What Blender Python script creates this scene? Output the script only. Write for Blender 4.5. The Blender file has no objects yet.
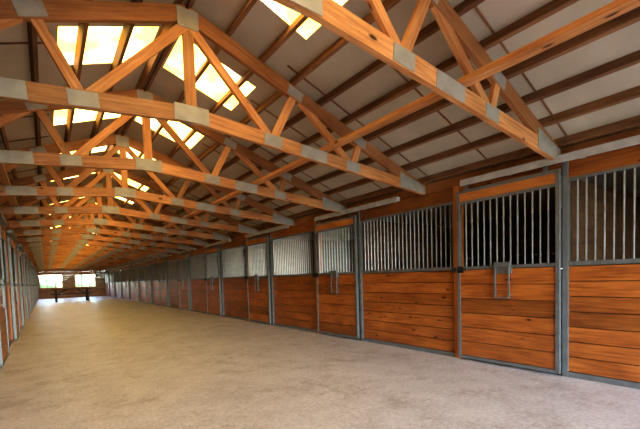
import bpy, math, random
import numpy as np
from mathutils import Vector, Matrix
random.seed(4)
sc=bpy.context.scene
try:
    sc.view_settings.view_transform='Standard'
    sc.view_settings.look='Medium High Contrast'
except Exception: pass

# ---------------------------------------------------------------- layout
P=3.05; WR=4.255; WL=-0.597; S0=1.56; DW=1.162; HT=2.206; ZR=1.168
T1=1.61; TS=1.673; RW=1.096; ZA=3.392; ZH=2.257; ZC=2.544
NB=12; SEND=S0+NB*P; SREAR=S0-2*P-0.1
XR=WR+3.1; XL=WL-3.1
SL=(ZA-ZH)/(WR-RW)

# ---------------------------------------------------------------- materials
def newmat(name):
    m=bpy.data.materials.new(name); m.use_nodes=True
    nt=m.node_tree; b=nt.nodes['Principled BSDF']; return m,nt,b
def ramp(nt,fac,stops):
    r=nt.nodes.new('ShaderNodeValToRGB'); cr=r.color_ramp
    while len(cr.elements)<len(stops): cr.elements.new(.5)
    for e,(p,c) in zip(cr.elements,stops): e.position=p; e.color=(*c,1)
    nt.links.new(fac,r.inputs[0]); return r.outputs[0]
def noise(nt,vec,scale,detail=4,rough=.5):
    n=nt.nodes.new('ShaderNodeTexNoise'); n.inputs['Scale'].default_value=scale
    n.inputs['Detail'].default_value=detail; n.inputs['Roughness'].default_value=rough
    if vec is not None: nt.links.new(vec,n.inputs['Vector'])
    return n.outputs['Fac']
def mapping(nt,vec,scale):
    m=nt.nodes.new('ShaderNodeMapping'); m.inputs['Scale'].default_value=scale
    nt.links.new(vec,m.inputs['Vector']); return m.outputs[0]
def mix(nt,f,a,b,mode='MIX'):
    m=nt.nodes.new('ShaderNodeMix'); m.data_type='RGBA'; m.blend_type=mode
    for s,v in ((m.inputs[0],f),(m.inputs[6],a),(m.inputs[7],b)):
        if hasattr(v,'links'): nt.links.new(v,s)
        elif isinstance(v,(int,float)): s.default_value=v
        else: s.default_value=(*v,1)
    return m.outputs[2]
def wood(name,dark,mid,light,rough=.5,knots=True,vary=.35):
    m,nt,b=newmat(name)
    uv=nt.nodes.new('ShaderNodeUVMap').outputs[0]
    g=noise(nt,mapping(nt,uv,(1.3,22,1)),2.2,6,.6)
    c=ramp(nt,g,[(.28,dark),(.5,mid),(.72,light)])
    big=noise(nt,mapping(nt,uv,(1.2,3,1)),1.6,3)
    c=mix(nt,.4,c,ramp(nt,big,[(.3,dark),(.7,light)]))
    at=nt.nodes.new('ShaderNodeAttribute'); at.attribute_name='bid'
    oi=nt.nodes.new('ShaderNodeObjectInfo')
    ad=nt.nodes.new('ShaderNodeMath'); ad.operation='ADD'
    nt.links.new(at.outputs['Fac'],ad.inputs[0]); nt.links.new(oi.outputs['Random'],ad.inputs[1])
    fr=nt.nodes.new('ShaderNodeMath'); fr.operation='FRACT'; nt.links.new(ad.outputs[0],fr.inputs[0])
    v=ramp(nt,fr.outputs[0],[(0,(1-vary,)*3),(.5,(1-vary*.3,1-vary*.35,1-vary*.4)),(1,(1.0,1.0,1.0))])
    c=mix(nt,1.0,c,v,'MULTIPLY')
    if knots:
        vo=nt.nodes.new('ShaderNodeTexVoronoi'); vo.inputs['Scale'].default_value=1.0
        nt.links.new(mapping(nt,uv,(3.0,8,1)),vo.inputs['Vector'])
        k=ramp(nt,vo.outputs['Distance'],[(.07,(1,1,1)),(.13,(0,0,0))])
        c=mix(nt,k,c,tuple(x*.25 for x in dark))
    nt.links.new(c,b.inputs['Base Color']); b.inputs['Roughness'].default_value=rough
    bu=nt.nodes.new('ShaderNodeBump'); bu.inputs['Strength'].default_value=.12; bu.inputs['Distance'].default_value=.01
    nt.links.new(g,bu.inputs['Height']); nt.links.new(bu.outputs[0],b.inputs['Normal'])
    return m
M_plank=wood('stained_pine_boards',(.08,.018,.004),(.34,.092,.016),(.62,.215,.045),.36,True,.5)
M_post=wood('stained_pine_post',(.26,.07,.014),(.54,.18,.036),(.76,.31,.075),.45,False,.2)
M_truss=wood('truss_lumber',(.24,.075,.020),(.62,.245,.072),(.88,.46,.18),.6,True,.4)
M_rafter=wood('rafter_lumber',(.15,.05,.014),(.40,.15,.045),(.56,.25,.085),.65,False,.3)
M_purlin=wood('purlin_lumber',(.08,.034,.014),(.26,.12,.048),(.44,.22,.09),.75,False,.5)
M_tanwall=wood('plywood_wall',(.10,.05,.025),(.18,.10,.05),(.25,.145,.075),.7,False,.2)
M_dkwood=wood('weathered_boards',(.16,.065,.022),(.42,.18,.06),(.60,.31,.13),.6,True,.4)

def steel(name,col,metal=.5,rough=.42):
    m,nt,b=newmat(name)
    tc=nt.nodes.new('ShaderNodeTexCoord').outputs['Object']
    n=noise(nt,tc,9,5)
    c=ramp(nt,n,[(.3,tuple(x*.72 for x in col)),(.7,col)])
    nt.links.new(c,b.inputs['Base Color']); b.inputs['Metallic'].default_value=metal; b.inputs['Roughness'].default_value=rough
    return m
M_steel=steel('galvanized_steel',(.20,.22,.235))
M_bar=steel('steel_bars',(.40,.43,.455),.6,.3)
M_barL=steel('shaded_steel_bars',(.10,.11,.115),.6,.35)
M_track=steel('track_steel',(.56,.58,.60),.25,.45)
M_dark=steel('black_iron',(.035,.03,.03),.4,.5)
M_plate=steel('nail_plate_steel',(.44,.41,.35),.3,.6)
M_drk=wood('dark_painted_wood',(.006,.006,.008),(.02,.02,.024),(.04,.04,.045),.6,False,.2)

def floor_mat():
    m,nt,b=newmat('packed_concrete')
    tc=nt.nodes.new('ShaderNodeTexCoord').outputs['Object']
    a=noise(nt,mapping(nt,tc,(1,.6,1)),.8,6,.65); f=noise(nt,tc,3.5,6,.65); d=noise(nt,tc,30,5,.7)
    c=ramp(nt,a,[(.3,(.46,.44,.46)),(.5,(.57,.555,.58)),(.7,(.69,.675,.70))])
    c=mix(nt,.4,c,ramp(nt,f,[(.35,(.38,.36,.37)),(.6,(.73,.72,.745))]))
    c=mix(nt,.28,c,ramp(nt,d,[(.38,(.26,.24,.24)),(.62,(.84,.83,.85))]))
    s=noise(nt,tc,1.5,10,.88)
    st=ramp(nt,s,[(.52,(0,0,0)),(.58,(.5,.5,.5)),(.68,(.85,.85,.85))])
    c=mix(nt,st,c,(.31,.27,.245))
    nt.links.new(c,b.inputs['Base Color']); b.inputs['Roughness'].default_value=.5
    bu=nt.nodes.new('ShaderNodeBump'); bu.inputs['Strength'].default_value=.25; bu.inputs['Distance'].default_value=.01
    nt.links.new(f,bu.inputs['Height']); nt.links.new(bu.outputs[0],b.inputs['Normal'])
    return m
M_floor=floor_mat()
def simple(name,a,bcol,scale=3,rough=.8):
    m,nt,b=newmat(name); tc=nt.nodes.new('ShaderNodeTexCoord').outputs['Object']
    nt.links.new(ramp(nt,noise(nt,tc,scale,6,.6),[(.3,a),(.7,bcol)]),b.inputs['Base Color']); b.inputs['Roughness'].default_value=rough
    return m
M_roof=simple('roof_insulation_panel',(.40,.335,.235),(.56,.48,.35),1.3,.75)
M_grass=simple('grass',(.03,.07,.015),(.08,.12,.03),2)
M_leaf=simple('foliage',(.02,.05,.012),(.09,.14,.05),2.5)
M_shav=simple('wood_shavings_bedding',(.20,.13,.065),(.33,.23,.12),9)
def sky_mat():
    m,nt,b=newmat('translucent_skylight_fiberglass')
    tc=nt.nodes.new('ShaderNodeTexCoord').outputs['Object']
    n=noise(nt,tc,3.0,4)
    c=ramp(nt,n,[(.40,(1,.54,.07)),(.52,(1,.68,.16)),(.68,(1,.84,.58))])
    nt.links.new(c,b.inputs['Emission Color']); b.inputs['Emission Strength'].default_value=6.5
    b.inputs['Base Color'].default_value=(.9,.8,.5,1)
    return m
M_sky=sky_mat()

# ---------------------------------------------------------------- mesh builder
class MB:
    def __init__(s): s.v=[];s.f=[];s.uv=[];s.bid=[]
    def _add(s,vs,fs,uvs,smooth=False):
        o=len(s.v); s.v+=vs; r=random.random()
        for f,u in zip(fs,uvs):
            s.f.append([i+o for i in f]); s.uv.append(u); s.bid.append(r)
    def beam(s,p0,p1,w,h,up=(0,0,1)):
        p0=Vector(p0);p1=Vector(p1);d=p1-p0;L=d.length;d.normalize()
        up=Vector(up); side=d.cross(up)
        if side.length<1e-4: side=d.cross(Vector((1,0,0)))
        side.normalize(); u2=side.cross(d).normalized()
        a=side*w/2;b=u2*h/2
        vs=[p0-a-b,p0+a-b,p0+a+b,p0-a+b,p1-a-b,p1+a-b,p1+a+b,p1-a+b]
        fs=[(0,3,2,1),(4,5,6,7),(0,1,5,4),(1,2,6,5),(2,3,7,6),(3,0,4,7)]
        ou=random.random()*40;ov=random.random()*40
        e=[(ou,ov),(ou,ov+h),(ou+w*.1,ov+h),(ou+w*.1,ov)]
        uv=[e,e]
        for dim,off in ((w,0),(h,w),(w,w+h),(h,2*w+h)):
            uv.append([(ou,ov+off),(ou,ov+off+dim),(ou+L,ov+off+dim),(ou+L,ov+off)])
        s._add(vs,fs,uv)
    def box(s,x0,x1,y0,y1,z0,z1,axis=None):
        dx,dy,dz=x1-x0,y1-y0,z1-z0; cx,cy,cz=(x0+x1)/2,(y0+y1)/2,(z0+z1)/2
        if axis is None: axis='xyz'[[dx,dy,dz].index(max(dx,dy,dz))]
        if axis=='x': s.beam((x0,cy,cz),(x1,cy,cz),dy,dz)
        elif axis=='y': s.beam((cx,y0,cz),(cx,y1,cz),dx,dz)
        else: s.beam((cx,cy,z0),(cx,cy,z1),dy,dx,(1,0,0))
    def cyl(s,p0,p1,r,n=8):
        p0=Vector(p0);p1=Vector(p1);d=(p1-p0);L=d.length;d.normalize()
        a=d.orthogonal().normalized();b=d.cross(a);vs=[];fs=[];uvs=[]
        for p in (p0,p1):
            for i in range(n):
                t=2*math.pi*i/n; vs.append(p+a*math.cos(t)*r+b*math.sin(t)*r)
        for i in range(n):
            j=(i+1)%n; fs.append((i,j,n+j,n+i)); uvs.append([(0,i/n),(0,(i+1)/n),(L,(i+1)/n),(L,i/n)])
        fs+= [tuple(range(n))[::-1],tuple(range(n,2*n))]; uvs+=[[(0,0)]*n]*2
        s._add(vs,fs,uvs)
    def prism(s,poly,axis_off):
        n=len(poly); off=Vector(axis_off)
        vs=[Vector(p) for p in poly]+[Vector(p)+off for p in poly]
        fs=[tuple(range(n)),tuple(range(n,2*n))[::-1]]+[(i,(i+1)%n,n+(i+1)%n,n+i) for i in range(n)]
        s._add(vs,fs,[[(vs[i][0],vs[i][2]) for i in f] for f in fs])
    def mesh(s,name,mat):
        me=bpy.data.meshes.new(name); me.from_pydata([tuple(v) for v in s.v],[],s.f)
        ul=me.uv_layers.new(name='UVMap'); k=0
        for u in s.uv:
            for c in u: ul.data[k].uv=c; k+=1
        at=me.attributes.new('bid','FLOAT','FACE')
        at.data.foreach_set('value',s.bid)
        me.materials.append(mat); me.update(); return me
def obj(name,me,parent=None,loc=(0,0,0)):
    o=bpy.data.objects.new(name,me); sc.collection.objects.link(o); o.location=loc
    if parent: o.parent=parent
    return o
def empty(name,loc=(0,0,0),rz=0):
    o=bpy.data.objects.new(name,None); sc.collection.objects.link(o); o.location=loc; o.rotation_euler[2]=rz
    o.empty_display_size=.2; return o

# ---------------------------------------------------------------- stall front (local: +x into stall, y along aisle)
BT=1.985  # bar top
BR=.0085
def stall_parts(left=False):
    R={}
    m=MB()
    y0,y1=DW+.08,P-.05
    n=7; h=(ZR-.03-.06)/n
    for i in range(n):
        z=.06+i*h; m.box(.012,.05,y0,y1,z,z+h-.009,'y')
    R['lower_boards']=(m,M_plank)
    m=MB(); m.box(.036,.048,y0,y1,.05,ZR-.03,'y'); R['board_backing']=(m,M_dark)
    m=MB(); m.box(.0,.05,y0,y1,BT+.03,HT-.01,'y'); 
    m.box(.0,.05,0,DW,BT+.08,HT-.01,'y')
    R['header_board']=(m,M_plank)
    m=MB(); m.box(-.02,.09,DW+.005,y0,0,HT,'z'); R['jamb_post']=(m,M_post)
    m=MB()
    m.box(-.015,.06,y1,P,0,HT,'z')            # steel post
    m.box(-.012,.055,y0,y1,.0,.055,'y')       # bottom channel
    m.box(-.012,.055,y0,y1,ZR-.03,ZR+.012,'y')# mid rail
    m.box(-.008,.055,y0,y1,BT,BT+.03,'y')
    m.box(-.008,.055,y0,y0+.025,ZR,BT,'z'); 
    R['steel_frame']=(m,M_steel)
    m=MB(); k=int((y1-y0)/.076)
    for i in range(1,k+1):
        y=y0+(y1-y0)*i/(k+1); m.cyl((.024,y,ZR),(.024,y,BT+.01),BR)
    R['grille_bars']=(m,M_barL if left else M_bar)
    m=MB(); m.box(-.115,-.045,-.95,DW-.08,HT-.035,HT+.025,'y'); 
    m.box(-.125,-.115,-.95,DW-.08,HT-.05,HT-.03,'y')
    for y in (-.85,-.2,.5,.95): m.box(-.05,0,y,y+.05,HT-.03,HT+.02,'x')
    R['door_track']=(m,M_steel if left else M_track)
    return {k:(m_.mesh('stall_'+k,mt)) for k,(m_,mt) in R.items()}
def door_parts(left=False):
    R={}; a,b=.004,DW-.004; x0,x1=-.075,-.03; zt=HT-.10
    m=MB(); n=6; z0=.07; h=(ZR-.03-z0)/n
    for i in range(n): m.box(x0+.012,x1-.002,a+.035,b-.035,z0+i*h,z0+(i+1)*h-.009,'y')
    R['door_boards']=(m,M_plank)
    m=MB(); m.box(x1-.018,x1-.006,a+.035,b-.035,.06,ZR-.03,'y'); R['door_backing']=(m,M_dark)
    m=MB(); m.box(x0+.01,x1,a+.035,b-.035,BT-.02,zt-.03,'y'); R['door_top_board']=(m,M_post)
    m=MB()
    for y in (a,b-.035): m.box(x0,x1,y,y+.035,.03,zt,'z')
    for z in (.03,ZR-.03,BT-.045,zt-.03): m.box(x0+.002,x1-.002,a,b,z,z+.035,'y')
    R['door_frame']=(m,M_steel)
    m=MB(); k=13
    for i in range(1,k+1):
        y=a+.035+(b-a-.07)*i/(k+1); m.cyl((-.05,y,ZR),(-.05,y,BT-.02),BR)
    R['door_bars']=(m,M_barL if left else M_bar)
    m=MB(); yc=(a+b)/2; w=.085
    m.box(x0-.03,x0,yc-.09,yc+.09,ZR-.02,ZR+.04,'y'); m.box(x0-.01,x0+.01,yc-.10,yc+.10,ZR-.09,ZR-.03,'y')
    m.box(x0-.03,x0-.012,yc-w,yc-w+.014,ZR-.36,ZR-.02,'z'); m.box(x0-.03,x0-.012,yc+w-.014,yc+w,ZR-.36,ZR-.02,'z')
    m.box(x0-.03,x0-.012,yc-w,yc+w,ZR-.374,ZR-.36,'y')
    for yy in (yc-w,yc+w-.014): m.box(x0-.014,x0+.012,yy,yy+.014,ZR-.34,ZR-.325,'x')
    R['swing_yoke']=(m,M_steel)
    m=MB(); m.box(x0-.02,x0,b-.09,b-.01,ZR-.07,ZR+.01,'y'); m.cyl((x0-.03,b-.14,ZR-.03),(x0-.03,b+.06,ZR-.03),.01)
    m.box(x0-.04,x0-.01,b+.01,b+.05,ZR-.06,ZR+.0,'z'); m.cyl((x0-.03,b-.12,ZR-.03),(x0-.075,b-.12,ZR-.05),.008)
    R['latch']=(m,M_dark)
    m=MB()
    for y in (.12,DW-.16):
        m.box(x0+.01,x0+.02,y,y+.04,zt-.03,HT+.0,'z'); m.cyl((x0-.01,y+.02,HT-.005),(x0+.02,y+.02,HT-.005),.025,12)
    R['trolley_hangers']=(m,M_steel)
    return {k:(m_.mesh('stall_'+k,mt)) for k,(m_,mt) in R.items()}
FP=[stall_parts() for _ in range(3)]; FPL=[stall_parts(True) for _ in range(2)]; DP=[door_parts() for _ in range(3)]; DPL=[door_parts(True) for _ in range(2)]
def place(side,k):
    v=(k*7+side)%3
    if side==0: loc=(WR,S0+k*P,0); rz=0
    else: loc=(WL,S0+k*P+P,0); rz=math.pi
    e=empty('stall_front',loc,rz)
    for n,me in (FP[v] if side==0 else FPL[k%2]).items(): obj(n,me,e)
    d=empty('sliding_stall_door',loc,rz)
    for n,me in (DP[v] if side==0 else DPL[k%2]).items(): obj(n,me,d)
for k in range(-2,NB):
    place(0,k); place(1,k)

# partitions, stall floors
for side in (0,1):
    for k in range(-2,NB+1):
        y=S0+k*P+(-.025 if side==0 else .025)
        xa,xb=(WR+.10,XR-.02) if side==0 else (XL+.02,WL-.10)
        if k<NB:
            m=MB(); m.box(xa,xb,y+.04,y+P-.04,0.001,.03,'y'); obj('stall_bedding',m.mesh('stall_bedding',M_shav))
        if k==-2 or k==NB: continue
        m=MB()
        for i in range(12): m.box(xa,xb,y-.02,y+.02,.005+i*.17,.005+(i+1)*.17-.005,'x')
        obj('stall_partition',m.mesh('stall_partition',M_tanwall))
m=MB(); m.box(XL-.3,XR+.3,SREAR-.3,SEND+.3,-.1,0,'y'); obj('floor',m.mesh('floor',M_floor))

# top plates
for x in (WR+.07,WL-.07):
    m=MB(); m.box(x-.03,x+.03,SREAR+.1,SEND-.1,HT-.01,HT+.13,'y'); obj('wall_top_plate',m.mesh('wall_top_plate',M_rafter))

# ---------------------------------------------------------------- roof
def rz(w): return ZA-SL*abs(w-RW)+.165
BRK=3.45
EAVE=2.28
m=MB(); t=.03
ys,ye=SREAR-.3,SEND+.3
hole=(.10,.90); hw=.34
def panel(m,w0,w1,y0,y1,z0,z1):
    m.prism([(w0,y0,z0),(w1,y0,z1),(w1,y0,z1+t),(w0,y0,z0+t)],(0,y1-y0,0))
for sg in (1,-1):
    X=lambda d:RW+sg*d
    def pan(d0,d1,y0,y1):
        a,b=(X(d0),X(d1)) if sg>0 else (X(d1),X(d0)); panel(m,a,b,y0,y1,rz(a),rz(b))
    pan(hole[1],BRK,ys,ye); pan(0,hole[0],ys,ye)
    cs=[T1+TS*(k+.5) for k in range(-3,22) if T1+TS*(k+.5)<SEND-.6 and T1+TS*(k+.5)>SREAR+.4]
    prev=ys
    for c in cs:
        pan(hole[0],hole[1],prev,c-hw); prev=c+hw
    pan(hole[0],hole[1],prev,ye)
    a=X(BRK); b=(XR+.3) if sg>0 else (XL-.3); z1=rz(a)
    if sg>0: panel(m,a,b,ys,ye,z1,EAVE-.12)
    else: panel(m,b,a,ys,ye,EAVE-.12,z1)
obj('ceiling',m.mesh('ceiling',M_roof))
# skylights
for c in cs:
    m=MB()
    for sg in (1,-1):
        w0,w1=RW+sg*hole[0],RW+sg*hole[1]
        a,b=min(w0,w1),max(w0,w1)
        m.prism([(a,c-hw,rz(a)+.005),(b,c-hw,rz(b)+.005),(b,c-hw,rz(b)+.02),(a,c-hw,rz(a)+.02)],(0,2*hw,0))
    obj('skylight',m.mesh('skylight',M_sky))
# purlins
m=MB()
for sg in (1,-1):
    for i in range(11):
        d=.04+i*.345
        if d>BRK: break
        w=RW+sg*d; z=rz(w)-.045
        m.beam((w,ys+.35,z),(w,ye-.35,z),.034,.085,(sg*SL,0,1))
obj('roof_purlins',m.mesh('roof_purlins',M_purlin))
m=MB()
for sg in (1,-1):
    y=SREAR+.3
    while y<SEND-.2:
        w0,w1=RW+sg*.95,RW+sg*BRK
        m.beam((w0,y,rz(w0)-.004),(w1,y,rz(w1)-.004),.016,.012)
        y+=TS/2
obj('ceiling_seam_battens',m.mesh('ceiling_seam_battens',M_purlin))

# ---------------------------------------------------------------- trusses
CH=.13;TH=.042
def zb(w): return ZC-(ZC-ZH)/(WR-RW)*abs(w-RW)
def zt(w): return ZA-SL*abs(w-RW)
HS=WR-RW+.03
def truss():
    chord=MB();top=MB();web=MB();pl=MB()
    def plate(w,z,ww,hh,rot=0):
        for s in (-1,1):
            d=Vector((math.cos(rot),0,math.sin(rot)))*ww/2
            c=Vector((w,s*(TH/2+.003),z)); pl.beam(c-d,c+d,.005,hh)
    for sg in (1,-1):
        X=lambda d:RW+sg*d
        chord.beam((X(-.0),0,zb(RW)),(X(HS),0,zb(X(HS))),TH,CH)
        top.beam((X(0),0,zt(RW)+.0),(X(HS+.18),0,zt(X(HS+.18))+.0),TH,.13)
        sl=-sg*SL
        n={'A':(RW,zt(RW)-.08),'B1':(X(.80),zb(X(.80))),'T':(X(1.08),zt(X(1.08))),'B2':(X(1.86),zb(X(1.86))),'T2':(X(1.98),zt(X(1.98)))}
        for a,b in (('A','B1'),('B1','T'),('T','B2'),('B2','T2')):
            web.beam((n[a][0],.0,n[a][1]),(n[b][0],.0,n[b][1]),TH*.92,.075)
        for q in ('B1','B2'): plate(*n[q],.20,.11,math.atan(-sg*.09))
        for q in ('T','T2'): plate(*n[q],.18,.10,math.atan(sl))
        plate(X(1.30),zb(X(1.30)),.34,.125,math.atan(-sg*.09))
        # heel gusset
        h=X(HS-.02); i=X(HS-.52)
        for s in (-1,1):
            poly=[(h,s*(TH/2+.004),zb(h)-.06),(i,s*(TH/2+.004),zb(i)-.06),(i,s*(TH/2+.004),zt(i)+.0),(h,s*(TH/2+.004),zt(h)+.05)]
            pl.prism(poly,(0,s*.004,0))
    web.beam((RW,0,zb(RW)),(RW,0,zt(RW)),TH*.9,.09,(1,0,0))
    plate(RW,zb(RW),.30,.14); plate(RW,zt(RW)-.05,.18,.16)
    return chord.mesh('bottom_chord',M_truss),top.mesh('top_chord',M_rafter),web.mesh('web_members',M_truss),pl.mesh('nail_plates',M_plate)
TR=[truss() for _ in range(3)]
for k in range(-3,22):
    y=T1+TS*k
    if y<SREAR+.2 or y>SEND-.2: continue
    e=empty('roof_truss',(0,y,0))
    c,tp,w,p=TR[k%3]
    obj('bottom_chord',c,e);obj('top_chord',tp,e);obj('web_members',w,e);obj('nail_plates',p,e)
# lateral bracing
for w in (RW-1.46,RW+1.46):
    m=MB(); z=zb(w)+CH/2+.025; y=SREAR+.2
    m.beam((w,y,z),(w,SEND-.2,z),.09,.04); obj('lateral_brace',m.mesh('lateral_brace',M_truss))

# ---------------------------------------------------------------- outer walls
def wall_side(name,x,thick):
    m=MB(); z=0
    while z<2.2:
        zz=min(z+.28,2.24); m.box(x,x+thick,SREAR,SEND,z,zz-.004,'y'); z=zz
    obj(name,m.mesh(name,M_tanwall))
wall_side('wall_right',XR,.1); wall_side('wall_left',XL-.1,.1)
# end wall
def end_wall():
    m=MB(); y0,y1=SEND,SEND+.12
    wins=[(-.50,1.20),(1.95,3.60)]; zA,zB=.82,2.02
    def boards(xa,xb,z0,z1):
        z=z0
        while z<z1-1e-3:
            zz=min(z+.18,z1); m.box(xa,xb,y0,y1,z,zz-.004,'x'); z=zz
    boards(XL,XR,0,zA); boards(XL,wins[0][0],zA,zB); boards(wins[0][1],wins[1][0],zA,zB); boards(wins[1][1],XR,zA,zB)
    boards(XL,XR,zB,2.24)
    z=2.24
    while z<3.5:
        zz=z+.18; half=max(0,(ZA+.165-(z+.18))/SL)
        if half<.05: break
        m.box(max(XL,RW-half),min(XR,RW+half),y0,y1,z,zz-.004,'x'); z=zz
    obj('wall_back',m.mesh('wall_back',M_dkwood))
    for i,(a,b) in enumerate(wins):
        f=MB()
        for x in (a,b-.09): f.box(x,x+.09,y0-.03,y1,zA,zB,'z')
        for q in (1,2): x=a+(b-a)*q/3; f.box(x-.03,x+.03,y0-.0,y1-.02,zA,zB,'z')
        f.box(a,b,y0-.03,y1,zA-.02,zA+.08,'x'); f.box(a,b,y0-.03,y1,zB-.08,zB+.02,'x')
        obj('window_%d'%(i+1),f.mesh('window',M_post))
end_wall()
m=MB(); y0,y1=SREAR-.12,SREAR
m.box(XL,WL-.05,y0,y1,0,2.24,'x'); m.box(WR+.05,XR,y0,y1,0,2.24,'x')
z=2.24
while z<3.6:
    half=max(0,(ZA+.165-(z+.18))/SL)
    if half<.05: break
    m.box(max(XL,RW-half),min(XR,RW+half),y0,y1,z,z+.176,'x'); z+=.18
obj('wall_front',m.mesh('wall_front',M_dkwood))

# ---------------------------------------------------------------- far end objects
def torus_ring(mb,c,r,w,n=20,tr=.06):
    c=Vector(c)
    for i in range(n):
        a=2*math.pi*i/n;b=2*math.pi*(i+1)/n
        mb.beam(c+Vector((math.cos(a)*r,0,math.sin(a)*r)),c+Vector((math.cos(b)*r,0,math.sin(b)*r)),w,tr,(math.cos(a),0,math.sin(a)))
tb=empty('picnic_table',(1.35,SEND-8.5,0)); tb.scale=(1.15,1.15,1.15)
a=MB()
for i in range(5): y=-.36+i*.15; a.box(-1.0,1.0,y,y+.135,.70,.74,'x')
obj('table_top',a.mesh('table_top',M_drk),tb)
a=MB()
for s in (-1,1):
    for j in (0,1): y=s*.62+j*.14-.13; a.box(-1.0,1.0,y,y+.125,.42,.46,'x')
obj('benches',a.mesh('benches',M_drk),tb)
a=MB()
for x in (-.75,.75):
    a.beam((x,-.55,.015),(x,-.22,.70),.05,.10,(1,0,0)); a.beam((x,.55,.015),(x,.22,.70),.05,.10,(1,0,0))
    a.box(x-.07,x-.02,-.72,.72,.34,.42,'y'); a.box(x-.07,x-.02,-.36,.36,.62,.70,'y')
    a.beam((x,0,.38),(x*.35,0,.69),.05,.07)
obj('legs',a.mesh('legs',M_drk),tb)
fan=empty('barrel_fan',(WR-.62,SEND-2.5,1.95))
a=MB(); torus_ring(a,(0,0,0),.33,.28,24,.02); obj('drum',a.mesh('drum',M_steel),fan)
a=MB(); a.cyl((0,-.1,0),(0,.1,0),.07,12)
for i in range(5):
    t=i*1.2566; a.beam((math.cos(t)*.06,0,math.sin(t)*.06),(math.cos(t)*.3,0,math.sin(t)*.3),.02,.11,(.0,.5,1))
for i in range(4):
    t=i*1.5708+.4; a.cyl((math.cos(t)*.06,-.13,math.sin(t)*.06),(math.cos(t)*.33,-.13,math.sin(t)*.33),.006)
a.cyl((.0,0,.32),(.0,0,.55),.02)
obj('blades_and_guard',a.mesh('blades',M_steel),fan)

# ---------------------------------------------------------------- outdoors
m=MB(); m.box(-90,90,-70,SEND+90,-.2,-.105,'y'); obj('lawn',m.mesh('lawn',M_grass))
def hedge(name,x0,x1,y0,y1,h):
    m=MB(); rnd=random.Random(5)
    n=int(max(abs(x1-x0),abs(y1-y0))/1.6)+2
    for i in range(n):
        t=i/(n-1); cx=x0+(x1-x0)*t+rnd.uniform(-.5,.5); cy=y0+(y1-y0)*t+rnd.uniform(-.5,.5); R=rnd.uniform(1.3,2.1); hh=h*rnd.uniform(.75,1.2)
        U,V=10,7; o=[]
        for v in range(V+1):
            for u in range(U):
                a=2*math.pi*u/U; b=math.pi*v/V; rr=R*(1+rnd.uniform(-.18,.18))
                o.append(Vector((cx+rr*math.sin(b)*math.cos(a),cy+rr*math.sin(b)*math.sin(a),-.1+hh/2+hh/2*math.cos(b)*(1-rnd.uniform(0,.08)))))
        fs=[(v*U+u,v*U+(u+1)%U,(v+1)*U+(u+1)%U,(v+1)*U+u) for v in range(V) for u in range(U)]
        m._add(o,fs,[[(0,0)]*4]*len(fs))
    obj(name,m.mesh(name,M_leaf))
hedge('hedge_row',-14,16,SEND+24,SEND+24,2.5)

# ---------------------------------------------------------------- world + lights
w=bpy.data.worlds.new('World'); sc.world=w; w.use_nodes=True
nt=w.node_tree; bg=nt.nodes['Background']
st=nt.nodes.new('ShaderNodeTexSky')
try:
    st.sky_type='NISHITA'; st.sun_disc=False; st.sun_elevation=math.radians(50); st.sun_rotation=math.radians(200)
except Exception: pass
nt.links.new(st.outputs[0],bg.inputs[0]); bg.inputs[1].default_value=5.2
sd=bpy.data.lights.new('sun','SUN'); sd.energy=10; sd.angle=.02; sd.color=(1,.93,.82)
so=bpy.data.objects.new('sun',sd); sc.collection.objects.link(so); so.rotation_euler=(math.radians(28),math.radians(-12),0)
def portal(name,loc,rot,sx,sy):
    l=bpy.data.lights.new(name,'AREA'); l.shape='RECTANGLE'; l.size=sx; l.size_y=sy; l.cycles.is_portal=True
    o=bpy.data.objects.new(name,l); sc.collection.objects.link(o); o.location=loc; o.rotation_euler=rot
portal('doorway_daylight',((WL+WR)/2,SREAR-.2,1.12),(math.radians(90),0,0),4.8,2.2)

# ---------------------------------------------------------------- camera
f=369.241;th=.637;roll=-.031;pitch=-.049;yh=295.104;H=1.102
R0=Vector((math.cos(th),-math.sin(th),0));F0=Vector((math.sin(th),math.cos(th),0));U0=Vector((0,0,1))
F=F0*math.cos(pitch)+U0*math.sin(pitch);U=U0*math.cos(pitch)-F0*math.sin(pitch)
Rr=R0*math.cos(roll)+U*math.sin(roll);Ur=U*math.cos(roll)-R0*math.sin(roll)
cd=bpy.data.cameras.new('camera');co=bpy.data.objects.new('camera',cd);sc.collection.objects.link(co)
B=-F
co.matrix_world=Matrix(((Rr.x,Ur.x,B.x,0),(Rr.y,Ur.y,B.y,0),(Rr.z,Ur.z,B.z,H),(0,0,0,1)))
cd.sensor_width=36;cd.lens=f*36/640;cd.shift_y=(yh-214.5)/640;cd.clip_start=.02;cd.clip_end=500
sc.camera=co
